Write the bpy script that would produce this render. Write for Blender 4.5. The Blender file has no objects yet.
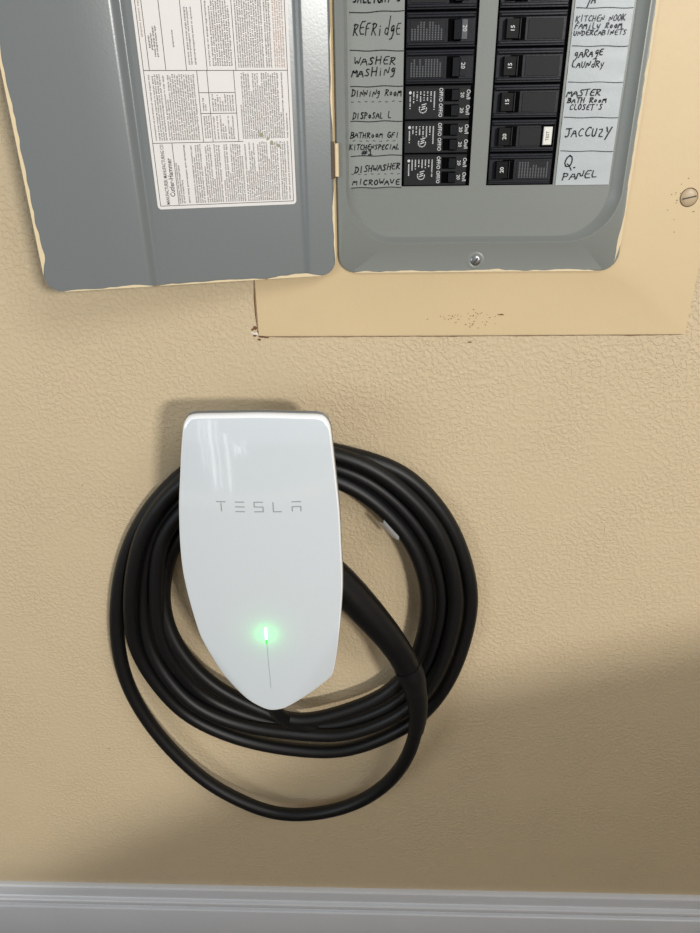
import bpy, math, random
import numpy as np
from mathutils import Vector, Matrix
random.seed(7)
rng = np.random.RandomState(11)
scene = bpy.context.scene
COL = scene.collection

# ------------------------------------------------------------------ camera
CAMZ, DIST, FPX = 1.17, 0.65, 700.0
PITCH, ROLL, YAW = math.radians(26.714), math.radians(-0.865), math.radians(-2.080)
def cam_axes():
    cp, sp, cy, sy = math.cos(PITCH), math.sin(PITCH), math.cos(YAW), math.sin(YAW)
    f = Vector((sy*cp, cy*cp, -sp)); r = Vector((cy, -sy, 0)); u = r.cross(f)
    c, s = math.cos(ROLL), math.sin(ROLL)
    return r*c + u*s, u*c - r*s, f
CR, CU, CF = cam_axes()
cd = bpy.data.cameras.new('camera'); cam = bpy.data.objects.new('camera', cd); COL.objects.link(cam)
m = Matrix.Identity(4)
for i in range(3):
    m[i][0], m[i][1], m[i][2] = CR[i], CU[i], -CF[i]
m[0][3], m[1][3], m[2][3] = 0, -DIST, CAMZ
cam.matrix_world = m
cd.sensor_fit = 'HORIZONTAL'; cd.sensor_width = 36.0; cd.lens = 36.0*FPX/700.0
cd.clip_start = 0.01
scene.camera = cam

# ------------------------------------------------------------------ world, lights, exposure
scene.view_settings.view_transform = 'Standard'
scene.view_settings.look = 'None'
scene.view_settings.gamma = 1.0
scene.view_settings.use_curve_mapping = False
scene.view_settings.exposure = 0.0
w = bpy.data.worlds.new('garage_air'); scene.world = w; w.use_nodes = True
bg = w.node_tree.nodes['Background']
bg.inputs[0].default_value = (0.92, 0.97, 1.0, 1); bg.inputs[1].default_value = 0.37
def area(name, loc, target, sx, sy, power, color):
    l = bpy.data.lights.new(name, 'AREA'); l.shape = 'RECTANGLE'; l.size = sx; l.size_y = sy
    l.energy = power; l.color = color
    o = bpy.data.objects.new(name, l); COL.objects.link(o); o.location = loc
    o.rotation_euler = (Vector(target)-Vector(loc)).to_track_quat('-Z', 'Y').to_euler()
    return o
# daylight through the opening behind and to the right
area('daylight_opening_right', (3.1, -6.0, 2.40), (0.0, 0, 0.95), 0.75, 0.45, 250, (1.0, 0.98, 0.94))
# soft lamp added high on the right for the wall's brightness falloff
area('added_soft_lamp_high', (1.15, -1.75, 2.45), (0.25, 0, 1.15), 1.2, 0.8, 17, (1.0, 0.98, 0.95))
# thin lamps added low behind the camera to put streaks in the charger's glass
for k_, (x_, z_, w_, h_) in enumerate(((-1.16, 0.75, 0.014, 1.3), (-1.10, 0.70, 0.010, 1.2), (-1.03, 0.62, 0.034, 1.5), (-0.95, 0.55, 0.014, 1.3), (-0.84, 0.30, 0.028, 0.9), (-0.74, 0.36, 0.016, 0.3), (-0.69, 0.33, 0.035, 0.16), (-0.62, 0.40, 0.016, 0.35))):
    area('added_streak_lamp', (x_, -2.5, z_), (x_*0.1, 0, 0.9), w_, h_, 10*w_*h_, (0.95, 0.98, 1.0))
# cool daylight from a window behind and to the left
area('daylight_window_left', (-2.3, -2.4, 1.35), (-0.35, 0, 0.9), 1.1, 0.8, 17, (0.88, 0.95, 1.0))

# ------------------------------------------------------------------ helpers
def W(x, d, z):
    """millimetres: x along the wall, d out of the wall, z from the lens height"""
    return (x/1000.0, -d/1000.0, CAMZ + z/1000.0)
def mm(px, py, d):
    """where the line of sight through a pixel meets the plane d mm in front of the wall (x, z in mm)"""
    v = CR*((px-350.0)/FPX) - CU*((py-466.5)/FPX) + CF
    t = (DIST*1000.0-d)/v.y
    return v.x*t, v.z*t

class MB:
    def __init__(s): s.v, s.f, s.m = [], [], []
    def quad(s, a, b, c, d, mi=0):
        n = len(s.v); s.v += [a, b, c, d]; s.f.append((n, n+1, n+2, n+3)); s.m.append(mi)
    def box(s, x0, x1, d0, d1, z0, z1, bev=0.0, mi=0, slant=0.0):
        """box whose front (largest d) face is inset by bev"""
        b = bev
        rings = [[(x0,d0,z0),(x1,d0,z0),(x1,d0,z1),(x0,d0,z1)],
                 [(x0,d1-b,z0),(x1,d1-b,z0),(x1,d1-b,z1),(x0,d1-b,z1)],
                 [(x0+b,d1,z0+b),(x1-b,d1,z0+b),(x1-b,d1,z1-b),(x0+b,d1,z1-b)]]
        s.loft([[W(*p) for p in r] for r in rings], mi, True, True)
    def loft(s, rings, mi=0, cap0=False, cap1=False, closed=True):
        n = len(rings[0]); base = len(s.v)
        for r in rings: s.v += list(r)
        for i in range(len(rings)-1):
            for j in range(n if closed else n-1):
                k = (j+1) % n
                s.f.append((base+i*n+j, base+i*n+k, base+(i+1)*n+k, base+(i+1)*n+j)); s.m.append(mi)
        if cap0: s.f.append(tuple(base+j for j in reversed(range(n)))); s.m.append(mi)
        if cap1: s.f.append(tuple(base+(len(rings)-1)*n+j for j in range(n))); s.m.append(mi)
    def grid(s, pts, mi=0):
        s.loft(pts, mi, closed=False)
    def build(s, name, mats, parent=None, smooth=False, angle=35, label=None, tf=None):
        me = bpy.data.meshes.new(name)
        vs = s.v if tf is None else [tf(p) for p in s.v]
        me.from_pydata([tuple(p) for p in vs], [], s.f)
        for mt in (mats if isinstance(mats, (list, tuple)) else [mats]): me.materials.append(mt)
        me.polygons.foreach_set('material_index', s.m)
        me.update()
        import bmesh
        bm = bmesh.new(); bm.from_mesh(me)
        if smooth: bmesh.ops.remove_doubles(bm, verts=bm.verts, dist=1e-6)
        bmesh.ops.recalc_face_normals(bm, faces=bm.faces)
        bm.to_mesh(me); bm.free()
        if smooth:
            me.polygons.foreach_set('use_smooth', [True]*len(me.polygons))
            me.set_sharp_from_angle(angle=math.radians(angle))
        o = bpy.data.objects.new(name, me); COL.objects.link(o)
        if parent is not None: attach(o, parent)
        if label: o['label'] = label
        return o
def attach(o, parent):
    o.parent = parent
    bpy.context.view_layer.update()
    o.matrix_parent_inverse = parent.matrix_world.inverted()
def thing(name, loc, label, cat, group=None):
    o = bpy.data.objects.new(name, None); COL.objects.link(o); o.location = loc
    o.empty_display_size = 0.02
    o['label'] = label; o['category'] = cat
    if group: o['group'] = group
    bpy.context.view_layer.update()
    return o
def tag(o, label, cat, group=None):
    o['label'] = label; o['category'] = cat
    if group: o['group'] = group

def srgb(r, g, b):
    f = lambda c: (c/255/12.92) if c/255 <= 0.04045 else ((c/255+0.055)/1.055)**2.4
    return (f(r), f(g), f(b), 1)
def mat(name, rgb, rough=0.5, metal=0.0, coat=0.0, spec=0.5, noise=0.0, nscale=60.0, bump=0.0, bscale=400.0, bdist=0.0004, emit=None, estr=0):
    m = bpy.data.materials.new(name); m.use_nodes = True
    nt = m.node_tree; b = nt.nodes['Principled BSDF']
    b.inputs['Base Color'].default_value = srgb(*rgb)
    b.inputs['Roughness'].default_value = rough; b.inputs['Metallic'].default_value = metal
    b.inputs['Coat Weight'].default_value = coat; b.inputs['Coat Roughness'].default_value = 0.05
    b.inputs['Specular IOR Level'].default_value = spec
    tc = nt.nodes.new('ShaderNodeTexCoord')
    if noise > 0:
        n = nt.nodes.new('ShaderNodeTexNoise'); n.inputs['Scale'].default_value = nscale; n.inputs['Detail'].default_value = 5
        nt.links.new(tc.outputs['Object'], n.inputs['Vector'])
        mx = nt.nodes.new('ShaderNodeMix'); mx.data_type = 'RGBA'
        c = srgb(*rgb)
        mx.inputs[6].default_value = tuple(x*(1-noise) for x in c[:3])+(1,)
        mx.inputs[7].default_value = tuple(min(1, x*(1+noise)) for x in c[:3])+(1,)
        nt.links.new(n.outputs['Fac'], mx.inputs[0]); nt.links.new(mx.outputs[2], b.inputs['Base Color'])
    if bump > 0:
        n = nt.nodes.new('ShaderNodeTexNoise'); n.inputs['Scale'].default_value = bscale; n.inputs['Detail'].default_value = 3
        nt.links.new(tc.outputs['Object'], n.inputs['Vector'])
        bp = nt.nodes.new('ShaderNodeBump'); bp.inputs['Strength'].default_value = bump; bp.inputs['Distance'].default_value = bdist
        nt.links.new(n.outputs['Fac'], bp.inputs['Height']); nt.links.new(bp.outputs['Normal'], b.inputs['Normal'])
    if emit:
        b.inputs['Emission Color'].default_value = emit; b.inputs['Emission Strength'].default_value = estr
    return m

def stucco_material():
    m = bpy.data.materials.new('beige_orange_peel_paint'); m.use_nodes = True
    nt = m.node_tree; N = nt.nodes; L = nt.links; b = N['Principled BSDF']
    b.inputs['Roughness'].default_value = 0.5; b.inputs['Specular IOR Level'].default_value = 0.35
    geo = N.new('ShaderNodeNewGeometry')
    def noise(scale, detail, dist=0.0, rough=0.5):
        n = N.new('ShaderNodeTexNoise'); n.inputs['Scale'].default_value = scale; n.inputs['Detail'].default_value = detail
        n.inputs['Distortion'].default_value = dist; n.inputs['Roughness'].default_value = rough
        L.new(geo.outputs['Position'], n.inputs['Vector']); return n
    # colour: slow blotches plus sparse dark nicks
    big = noise(3.5, 3); r1 = N.new('ShaderNodeMix'); r1.data_type = 'RGBA'
    r1.inputs[6].default_value = srgb(203, 183, 150); r1.inputs[7].default_value = srgb(211, 191, 157)
    L.new(big.outputs['Fac'], r1.inputs[0])
    vor = N.new('ShaderNodeTexVoronoi'); vor.inputs['Scale'].default_value = 26; vor.inputs['Randomness'].default_value = 1
    L.new(geo.outputs['Position'], vor.inputs['Vector'])
    lt = N.new('ShaderNodeMath'); lt.operation = 'LESS_THAN'; lt.inputs[1].default_value = 0.028
    L.new(vor.outputs['Distance'], lt.inputs[0])
    wn = N.new('ShaderNodeSeparateColor'); L.new(vor.outputs['Color'], wn.inputs[0])
    gt = N.new('ShaderNodeMath'); gt.operation = 'GREATER_THAN'; gt.inputs[1].default_value = 0.72
    L.new(wn.outputs[0], gt.inputs[0])
    mu = N.new('ShaderNodeMath'); mu.operation = 'MULTIPLY'; L.new(lt.outputs[0], mu.inputs[0]); L.new(gt.outputs[0], mu.inputs[1])
    mu2 = N.new('ShaderNodeMath'); mu2.operation = 'MULTIPLY'; mu2.inputs[1].default_value = 0.6; L.new(mu.outputs[0], mu2.inputs[0])
    r2 = N.new('ShaderNodeMix'); r2.data_type = 'RGBA'; r2.inputs[7].default_value = srgb(110, 78, 50)
    L.new(r1.outputs[2], r2.inputs[6]); L.new(mu2.outputs[0], r2.inputs[0])
    L.new(r2.outputs[2], b.inputs['Base Color'])
    # relief: flattened splatter with soft edges
    a = noise(245, 2, 0.4); ra = N.new('ShaderNodeMapRange'); ra.interpolation_type = 'SMOOTHSTEP'
    ra.inputs[1].default_value = 0.44; ra.inputs[2].default_value = 0.60
    L.new(a.outputs['Fac'], ra.inputs[0])
    c = noise(420, 3)
    patch = noise(9, 2); pr = N.new('ShaderNodeMapRange'); pr.inputs[1].default_value = 0.35; pr.inputs[2].default_value = 0.65
    pr.inputs[3].default_value = 0.45; pr.inputs[4].default_value = 1.0
    L.new(patch.outputs['Fac'], pr.inputs[0])
    m1 = N.new('ShaderNodeMath'); m1.operation = 'MULTIPLY'; L.new(ra.outputs[0], m1.inputs[0]); L.new(pr.outputs[0], m1.inputs[1])
    m2 = N.new('ShaderNodeMath'); m2.operation = 'MULTIPLY_ADD'; m2.inputs[1].default_value = 0.35
    L.new(c.outputs['Fac'], m2.inputs[0]); L.new(m1.outputs[0], m2.inputs[2])
    bp = N.new('ShaderNodeBump'); bp.inputs['Strength'].default_value = 0.6; bp.inputs['Distance'].default_value = 0.0009
    L.new(m2.outputs[0], bp.inputs['Height']); L.new(bp.outputs['Normal'], b.inputs['Normal'])
    return m

M = {}
M['wall'] = stucco_material()
M['trim_paint'] = mat('beige_smooth_paint', (214, 190, 150), 0.45, spec=0.35, noise=0.05, nscale=14, bump=0.25, bscale=160, bdist=0.0006)
M['paint_edge'] = mat('cream_overspray_paint', (222, 202, 164), 0.5, noise=0.05, nscale=200)
M['grey'] = mat('grey_enamel', (128, 131, 126), 0.34, spec=0.5, noise=0.02, nscale=8, bump=0.12, bscale=700, bdist=0.0003)
M['door_grey'] = mat('blue_grey_enamel', (113, 117, 117), 0.27, spec=0.55, noise=0.02, nscale=8, bump=0.12, bscale=500, bdist=0.0003)
M['grey_strip'] = mat('grey_paper', (138, 142, 137), 0.55, noise=0.03, nscale=60)
M['pale_strip'] = mat('pale_glossy_paper', (178, 184, 186), 0.4, noise=0.04, nscale=70, bump=0.2, bscale=120, bdist=0.0006)
M['ink'] = mat('black_marker_ink', (22, 22, 24), 0.6)
M['ink_soft'] = mat('grey_ballpoint_ink', (64, 66, 70), 0.6)
M['print'] = mat('grey_print', (98, 90, 86), 0.7)
M['print_dark'] = mat('dark_print', (62, 58, 56), 0.7)
M['print_red'] = mat('reddish_print', (166, 134, 118), 0.7)
M['sheet'] = mat('white_label_paper', (221, 217, 213), 0.5, noise=0.02, nscale=30)
M['stain'] = mat('olive_stain', (150, 146, 118), 0.6)
M['black_body'] = mat('black_phenolic', (24, 25, 31), 0.32, spec=0.32, noise=0.18, nscale=90, bump=0.15, bscale=300)
M['black_case'] = mat('black_matte_plastic', (31, 32, 33), 0.5, spec=0.2, noise=0.08, nscale=90)
M['void'] = mat('unlit_box_interior', (4, 4, 5), 0.9, spec=0.05)
M['toggle'] = mat('black_toggle', (7, 7, 8), 0.35, spec=0.15)
M['white_print'] = mat('white_print', (205, 208, 205), 0.6)
M['pale_print'] = mat('worn_grey_print', (92, 94, 98), 0.6)
M['button'] = mat('white_test_button', (226, 224, 214), 0.4)
M['screw'] = mat('zinc_screw', (150, 152, 152), 0.28, metal=0.9, noise=0.1, nscale=300)
M['screw_slot'] = mat('dark_slot', (52, 50, 46), 0.6)  # dark fill drawn as the screw slot
M['painted_screw'] = mat('paint_covered_screw', (186, 164, 132), 0.4, noise=0.15, nscale=300)
M['screw_rim'] = mat('dark_brown_edge', (92, 74, 56), 0.6)  # dark brown, for the ring round the screw and the hinge notch
M['crack'] = mat('brown_gap', (120, 88, 58), 0.8, noise=0.3, nscale=400)
M['plaster'] = mat('white_bare_plaster', (232, 226, 218), 0.8)
M['brown'] = mat('brown_bare_patch', (112, 74, 52), 0.8, noise=0.2, nscale=600)
M['baseboard'] = mat('white_semigloss_paint', (216, 217, 220), 0.3, noise=0.04, nscale=14, bump=0.2, bscale=60, bdist=0.0008)
M['floor'] = mat('grey_concrete', (92, 86, 80), 0.7, noise=0.15, nscale=12, bump=0.3, bscale=90)
M['glass'] = mat('white_tempered_glass', (212, 218, 222), 0.1, coat=1.0, spec=0.5)
M['shell'] = mat('silver_grey_shell', (150, 152, 154), 0.3, metal=0.3)
M['dark_shell'] = mat('dark_grey_shell', (112, 114, 117), 0.4)
M['rim'] = mat('polished_rim_painted_glint', (252, 252, 252), 0.1, coat=1.0)  # near-white base colour stands in for the reflection along the rim
M['logo'] = mat('grey_logo_ink', (150, 152, 153), 0.4)
M['seam'] = mat('grey_seam', (176, 181, 186), 0.4)
M['led'] = mat('lit_green_light_bar', (200, 255, 210), 0.3, emit=(0.25, 1.0, 0.36, 1), estr=9.0)
M['led_off'] = mat('green_light_bar_tail', (80, 170, 90), 0.3, emit=(0.04, 0.8, 0.14, 1), estr=0.5)
M['rubber'] = mat('black_rubber_jacket', (9, 9, 10), 0.46, spec=0.4, bump=0.1, bscale=300)
M['grip'] = mat('black_grip_plastic', (9, 9, 11), 0.4, spec=0.4)
M['foil'] = mat('silver_foil_label', (214, 215, 218), 0.4, metal=0.15, noise=0.25, nscale=260)

def text2d(txt, size):
    """builtin font text as flat triangles: (verts 2d, faces), centred on its own box"""
    c = bpy.data.curves.new('t', 'FONT'); c.body = txt; c.size = size; c.align_x = 'CENTER'; c.align_y = 'CENTER'
    c.resolution_u = 2; c.offset = 0.012
    o = bpy.data.objects.new('t', c); COL.objects.link(o)
    bpy.context.view_layer.update()
    me = o.evaluated_get(bpy.context.evaluated_depsgraph_get()).to_mesh()
    v = [(p.co.x, p.co.y) for p in me.vertices]; f = [tuple(p.vertices) for p in me.polygons]
    bpy.data.objects.remove(o); bpy.data.curves.remove(c)
    return v, f
_tc = {}
def put_text(mb, txt, cx, cz, size, d, rot=0.0, mi=0, sx=1.0, tf=None):
    """text centred on (cx, cz) mm in the plane d, rotated rot degrees counter-clockwise"""
    if txt not in _tc: _tc[txt] = text2d(txt, 1.0)
    v, f = _tc[txt]; a = math.radians(rot); c, s = math.cos(a), math.sin(a); n = len(mb.v)
    for x, y in v:
        x *= size*sx; y *= size
        p = (cx+x*c-y*s, d, cz+x*s+y*c)
        mb.v.append(tf(p) if tf else W(*p))
    for q in f: mb.f.append(tuple(n+i for i in q)); mb.m.append(mi)

# hand lettering: pen strokes on a 4 x 6 grid
G = {
'A': [[(0,0),(2,6),(4,0)],[(0.8,2.2),(3.4,2.4)]], 'B': [[(0.3,0),(0.5,6)],[(0,6),(3,5.6),(3,3.6),(0.6,3.2)],[(0.6,3.2),(3.8,2.6),(3.2,0.2),(0,0)]],
'C': [[(3.6,5),(2.2,6),(0.6,4),(0.4,1.6),(1.8,0),(3.6,0.8)]], 'D': [[(0.6,0),(0.8,6)],[(0,5.8),(3,5.4),(3.8,3),(2.8,0.5),(0.2,0)]],
'E': [[(3.8,5.8),(0.8,5.6),(0.5,0.1),(3.7,0.3)],[(0.6,3),(3,3.2)]], 'F': [[(4,5.9),(0.8,5.6),(0.6,0)],[(0.6,3),(3,3.3)]],
'G': [[(3.5,5.2),(2,6),(0.6,4),(0.5,1.4),(2,0),(3.4,0.6),(3.5,2.6),(2,2.6)]], 'H': [[(0.4,0),(0.6,6)],[(3.4,0),(3.6,6)],[(0.5,3),(3.5,3.2)]],
'I': [[(2,0),(2.1,6)]], 'J': [[(0.4,5.7),(4,6)],[(2.6,5.9),(2.6,1.4),(1.4,0),(0.2,1)]], 'K': [[(0.5,0),(0.6,6)],[(3.6,5.8),(0.7,2.8),(3.8,0)]],
'L': [[(0.9,6),(0.5,0.2),(3.6,0.3)]], 'M': [[(0,0),(0.8,5.4),(2,2),(3.3,5.6),(4,0)]], 'N': [[(0.3,0),(0.6,5.6),(3.2,0.4),(3.7,6)]],
'O': [[(2,6),(0.4,4),(0.6,1),(2,0),(3.6,1.6),(3.4,4.6),(2,6)]], 'P': [[(0.6,0),(0.9,6)],[(0.2,5.7),(3.4,5.6),(3.3,3.3),(0.8,2.8)]],
'Q': [[(2,6),(0.3,4.4),(0.5,1.2),(2.2,0.4),(3.8,2),(3.4,5),(1.6,6)],[(1.4,2),(3.4,0.6),(4.4,-1.2)]],
'R': [[(0.5,0),(1,6)],[(0,5.4),(3.4,5.9),(3.3,3.8),(0.8,2.9),(4,0)]], 'S': [[(3.6,5.3),(2,6),(0.7,4.6),(3.2,2.4),(2.6,0.2),(0.4,0.6)]],
'T': [[(0,5.7),(4,6)],[(2.1,5.8),(1.9,0)]], 'U': [[(0.4,6),(0.5,1.2),(1.8,0),(3.3,1),(3.6,6)]], 'V': [[(0.2,6),(1.8,0),(3.8,6)]],
'W': [[(0,6),(0.9,0.2),(2,4),(3,0.2),(4,6)]], 'X': [[(0,0),(4,6)],[(0,6),(4,0)]], 'Y': [[(0.3,6),(1.6,3)],[(3.8,6),(1.4,-2.4)]], 'Z': [[(0.3,5.6),(3.6,5.8),(0.3,0.3),(3.9,0.2)]],
'g': [[(3.4,4.6),(1.6,5),(0.8,3),(2.2,1.8),(3.4,4.4),(2.8,-1.6),(0.8,-2.2)]], 'd': [[(3.2,1),(1.8,0),(0.8,1.6),(1.8,3.4),(3.2,2.4)],[(3.6,8),(3,0)]],
'j': [[(3.2,4.4),(1.8,4.8),(1.2,3.2),(2.8,3),(3.3,5),(2,-2)]], 'i': [[(2,0),(2,3.6)],[(2,4.8),(2.1,5)]],
'r': [[(0.4,4.6),(0.8,0)],[(0.7,3),(2.2,4.6),(3.6,4)]], 'y': [[(0.4,4),(1,1.4),(3,1.6)],[(3.4,4.4),(1.6,-2.6)]], 'a': [[(3,3.4),(1.2,3.4),(0.6,1.4),(1.8,0),(3.2,2.6),(3.6,0)]],
'u': [[(0.4,3.4),(0.6,0.6),(2,0.2),(3.2,3.2),(3.6,0)]], 'o': [[(2,3.6),(0.6,2),(2,0),(3.4,2),(2,3.6)]], 'n': [[(0.4,0),(0.6,3.4)],[(0.6,2),(2,3.6),(3.2,2.6),(3.6,0)]],
'#': [[(1,0),(1.8,6)],[(2.6,0),(3.4,6)],[(0,2),(4,2.3)],[(0.2,4),(4.2,4.3)]], '1': [[(0.8,4.6),(2.2,6),(2,0)],[(0.6,0),(3.4,0.1)]],
'.': [[(1,0.1),(1.7,0.4)]], "'": [[(2,6.5),(1.6,5)]], '-': [[(0.6,3),(3.4,3.1)]],
}
def stroke(mb, pts, wd, d, mi=0):
    for a, b in zip(pts, pts[1:]):
        dx, dz = b[0]-a[0], b[1]-a[1]; l = math.hypot(dx, dz) or 1e-6
        ex, ez = dx/l*wd*0.3, dz/l*wd*0.3; nx, nz = -dz/l*wd/2, dx/l*wd/2
        a2, b2 = (a[0]-ex, a[1]-ez), (b[0]+ex, b[1]+ez)
        mb.quad(W(a2[0]+nx, d, a2[1]+nz), W(a2[0]-nx, d, a2[1]-nz), W(b2[0]-nx, d, b2[1]-nz), W(b2[0]+nx, d, b2[1]+nz), mi)
def handwrite(mb, txt, x0, x1, zb, h, d, wd=0.6, slant=0.22, rise=0.0):
    n = len(txt); step = (x1-x0)/n
    for i, ch in enumerate(txt):
        if ch == ' ': continue
        s = random.uniform(0.88, 1.1); sl = slant+random.uniform(-0.06, 0.06); jz = random.uniform(-0.06, 0.06)*h
        for poly in G[ch]:
            # round the corners a little, as a pen does
            q = [poly[0]]
            for a, b in zip(poly, poly[1:]):
                q.append((a[0]*0.3+b[0]*0.7, a[1]*0.3+b[1]*0.7)) if b is not poly[-1] else None
                if b is not poly[-1]:
                    c = poly[poly.index(b)+1]; q.append((b[0]*0.7+c[0]*0.3, b[1]*0.7+c[1]*0.3))
                else: q.append(b)
            out = []
            for gx, gz in q:
                gx += random.uniform(-0.12, 0.12); gz += random.uniform(-0.14, 0.14)
                z = gz/6.0*h*s
                out.append((x0+step*(i+0.08)+gx/4.0*step*0.84*s+z*slant*0.6+z*(sl-slant), zb+z+jz+rise*i))
            stroke(mb, out, wd*random.uniform(0.85, 1.15), d)

def rr(x0, x1, z0, z1, r, n=10):
    pts = []
    for cx, cz, a0 in ((x1-r, z0+r, -90), (x1-r, z1-r, 0), (x0+r, z1-r, 90), (x0+r, z0+r, 180)):
        for k in range(n+1):
            a = math.radians(a0+90*k/n); pts.append((cx+r*math.cos(a), cz+r*math.sin(a)))
    return pts
def ring(pts, d): return [W(x, d, z) for x, z in pts]
def wob(seq, amp):
    return [s+random.uniform(-amp, amp) for s in seq]

# ------------------------------------------------------------------ setting
mb = MB(); mb.quad((-3, 0, 0), (3, 0, 0), (3, 0, 2.6), (-3, 0, 2.6))
o = mb.build('wall_back', M['wall']); o['kind'] = 'structure'
mb = MB(); mb.quad((-3, -5, 0), (3, -5, 0), (3, 0.0, 0), (-3, 0.0, 0))
o = mb.build('floor', M['floor']); o['kind'] = 'structure'
# unseen blocker added behind the camera, its top shaped to shade the wall's foot
mb = MB(); st = [(-1.0, 0.42), (0.08, 0.52), (0.30, 0.66), (0.58, 0.84), (0.9, 0.94), (2.6, 0.97)]
mb.loft([[(x, y, z) for y, z in ((-1.02, 0), (-1.02, h), (-1.14, h), (-1.14, 0))] for x, h in st], 0, True, True)
o = mb.build('added_light_blocker', M['trim_paint']); o['kind'] = 'structure'
prof = [(0, 0.6), (1.5, 0.9), (5.5, 0.2), (7.2, -2), (8.0, -8), (8.4, -14), (8.4, -18.5), (7.8, -20.5), (9.0, -21.8), (12.6, -22.0), (14.0, -23.6), (14.6, -26.5), (14.0, -30), (12.2, -33.0), (12.6, -34.0), (15.8, -34.0), (17.3, -34.8), (18.0, -36.6), (18.0, -100), (18.0, -138), (0, -138)]
mb = MB(); zb = -1032.0
cols = []
for k in range(61):
    x = -3000+k*100
    cols.append([W(x, p[0], zb+p[1]) for p in prof])
mb.grid(cols)
o = mb.build('baseboard_back', M['baseboard'], smooth=True, angle=28); o['kind'] = 'structure'

# ------------------------------------------------------------------ electrical panel
panel = thing('electrical_panel', W(91, 0, 60), 'open grey electrical panel with beige painted trim plate set in the wall', 'electrical panel')
ZT = 300
# beige trim plate
mb = MB()
ro = [rr(-109.2, 292, -188, ZT+60, 1.5, 6), rr(-108.6, 291.4, -187.4, ZT+59.4, 1.5, 6), rr(-100, 284, -180, ZT+50, 4, 6), rr(-52, 246, -146, ZT+30, 8, 6), rr(-34, 224, -133, ZT+16, 14, 6), rr(-27, 217, -127, ZT+8, 13, 6)]
mb.loft([ring(r, d) for r, d in zip(ro, (-1, 1.4, 1.7, 2.6, 5.2, 5.6))])
trim = mb.build('trim_plate', M['trim_paint'], panel, smooth=True, angle=50, label='beige painted trim plate')
# grey frame with recess
R0 = rr(-30.8, 217.0, -127.5, ZT+8.5, 15, 12); R1 = rr(-30.0, 216.2, -126.7, ZT+7.5, 15, 12)
L0 = rr(-24, 212.5, -103, ZT-8, 42, 12); L1 = rr(-23, 211, -101.8, ZT-9, 41.5, 12); L2 = rr(-21, 204.5, -98.6, ZT-12, 40, 12); L3 = rr(-20.4, 202, -98, ZT-13, 39, 12)
L00 = rr(-26.2, 214.2, -105.5, ZT-7, 43, 12)
mb = MB(); mb.loft([ring(R0, 4.0), ring(R0, 7.4), ring(R1, 8.0), ring(L00, 8.0), ring(L0, 9.0), ring(L1, 9.0), ring(L2, 2.6), ring(L3, 1.8)])
mb.build('door_frame', M['grey'], panel, smooth=True, angle=32)
# dead front with two breaker openings
ox = [(-26, 24.4), (24.4, 82.4), (82.4, 96.8), (96.8, 153.6), (153.6, 208)]
ztop = 97.5; zbot = -56.2
mb = MB()
for i, (a, b) in enumerate(ox):
    if i in (1, 3):
        mb.box(a, b, 0.4, 1.9, -110, zbot); mb.box(a, b, 0.4, 1.9, ztop, ZT)
    else:
        mb.box(a, b, 0.4, 1.9, -110, ZT)
mb.build('dead_front', M['grey'], panel)
mb = MB()
for a, b in ((24.4, 82.4), (96.8, 153.6)):
    mb.box(a-1, b+1, 0.1, 0.35, zbot-1, ztop+1)
mb.build('breaker_bay', M['void'], panel, label='black bay behind the breakers')
# cover screw in its dimple
def screw_part(name, x, z, d, r, mats, slot_ang, parent, dome=0.8, ringw=2.4):
    mb = MB(); n = 28
    rings = []
    for rad, dd in ((r+ringw, 0.02), (r+ringw*0.7, 0.35), (r+ringw*0.3, 0.25), (r+0.1, 0.0)):
        rings.append([W(x+rad*math.cos(2*math.pi*k/n), d+dd, z+rad*math.sin(2*math.pi*k/n)) for k in range(n)])
    mb.loft(rings, 2)
    rings = []
    for rad, dd in ((r, 0.0), (r, dome*0.5), (r*0.85, dome*0.9), (r*0.5, dome*1.1), (0.01, dome*1.15)):
        rings.append([W(x+rad*math.cos(2*math.pi*k/n), d+dd, z+rad*math.sin(2*math.pi*k/n)) for k in range(n)])
    mb.loft(rings, 0)
    a = math.radians(slot_ang); ca, sa = math.cos(a), math.sin(a); q = []
    for sx, sz in ((-r*0.82, -0.55), (r*0.82, -0.55), (r*0.82, 0.55), (-r*0.82, 0.55)):
        q.append((x+sx*ca-sz*sa, z+sx*sa+sz*ca))
    dd = d+dome*1.2
    mb.loft([[W(px, dd-dome*0.8, pz) for px, pz in q], [W(px, dd, pz) for px, pz in q]], 1, False, True)
    return mb.build(name, mats, parent, smooth=True, angle=30)
screw_part('cover_screw', 91.2, -118.0, 8.0, 4.3, [M['screw'], M['screw_slot'], M['grey']], 52, panel, 0.9, 3.4)['label'] = 'zinc slotted screw below the breakers'
screw_part('mounting_screw', 270.5, -67.6, 2.0, 7.0, [M['painted_screw'], M['screw_slot'], M['screw_rim']], 12, panel, 1.6, 0.9)['label'] = 'paint-covered screw on the trim'

from mathutils import noise as mn
def ragged(p, amp):
    a = mn.noise(Vector((p[0]*0.035, p[1]*0.035, 3.1)))*1.3+mn.noise(Vector((p[0]*0.13, p[1]*0.13, 8.7)))*0.7
    b = max(0, mn.noise(Vector((p[0]*0.06, p[1]*0.06, 21.0)))-0.32)*5
    return max(0.12, 1+amp*(a+b))
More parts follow.
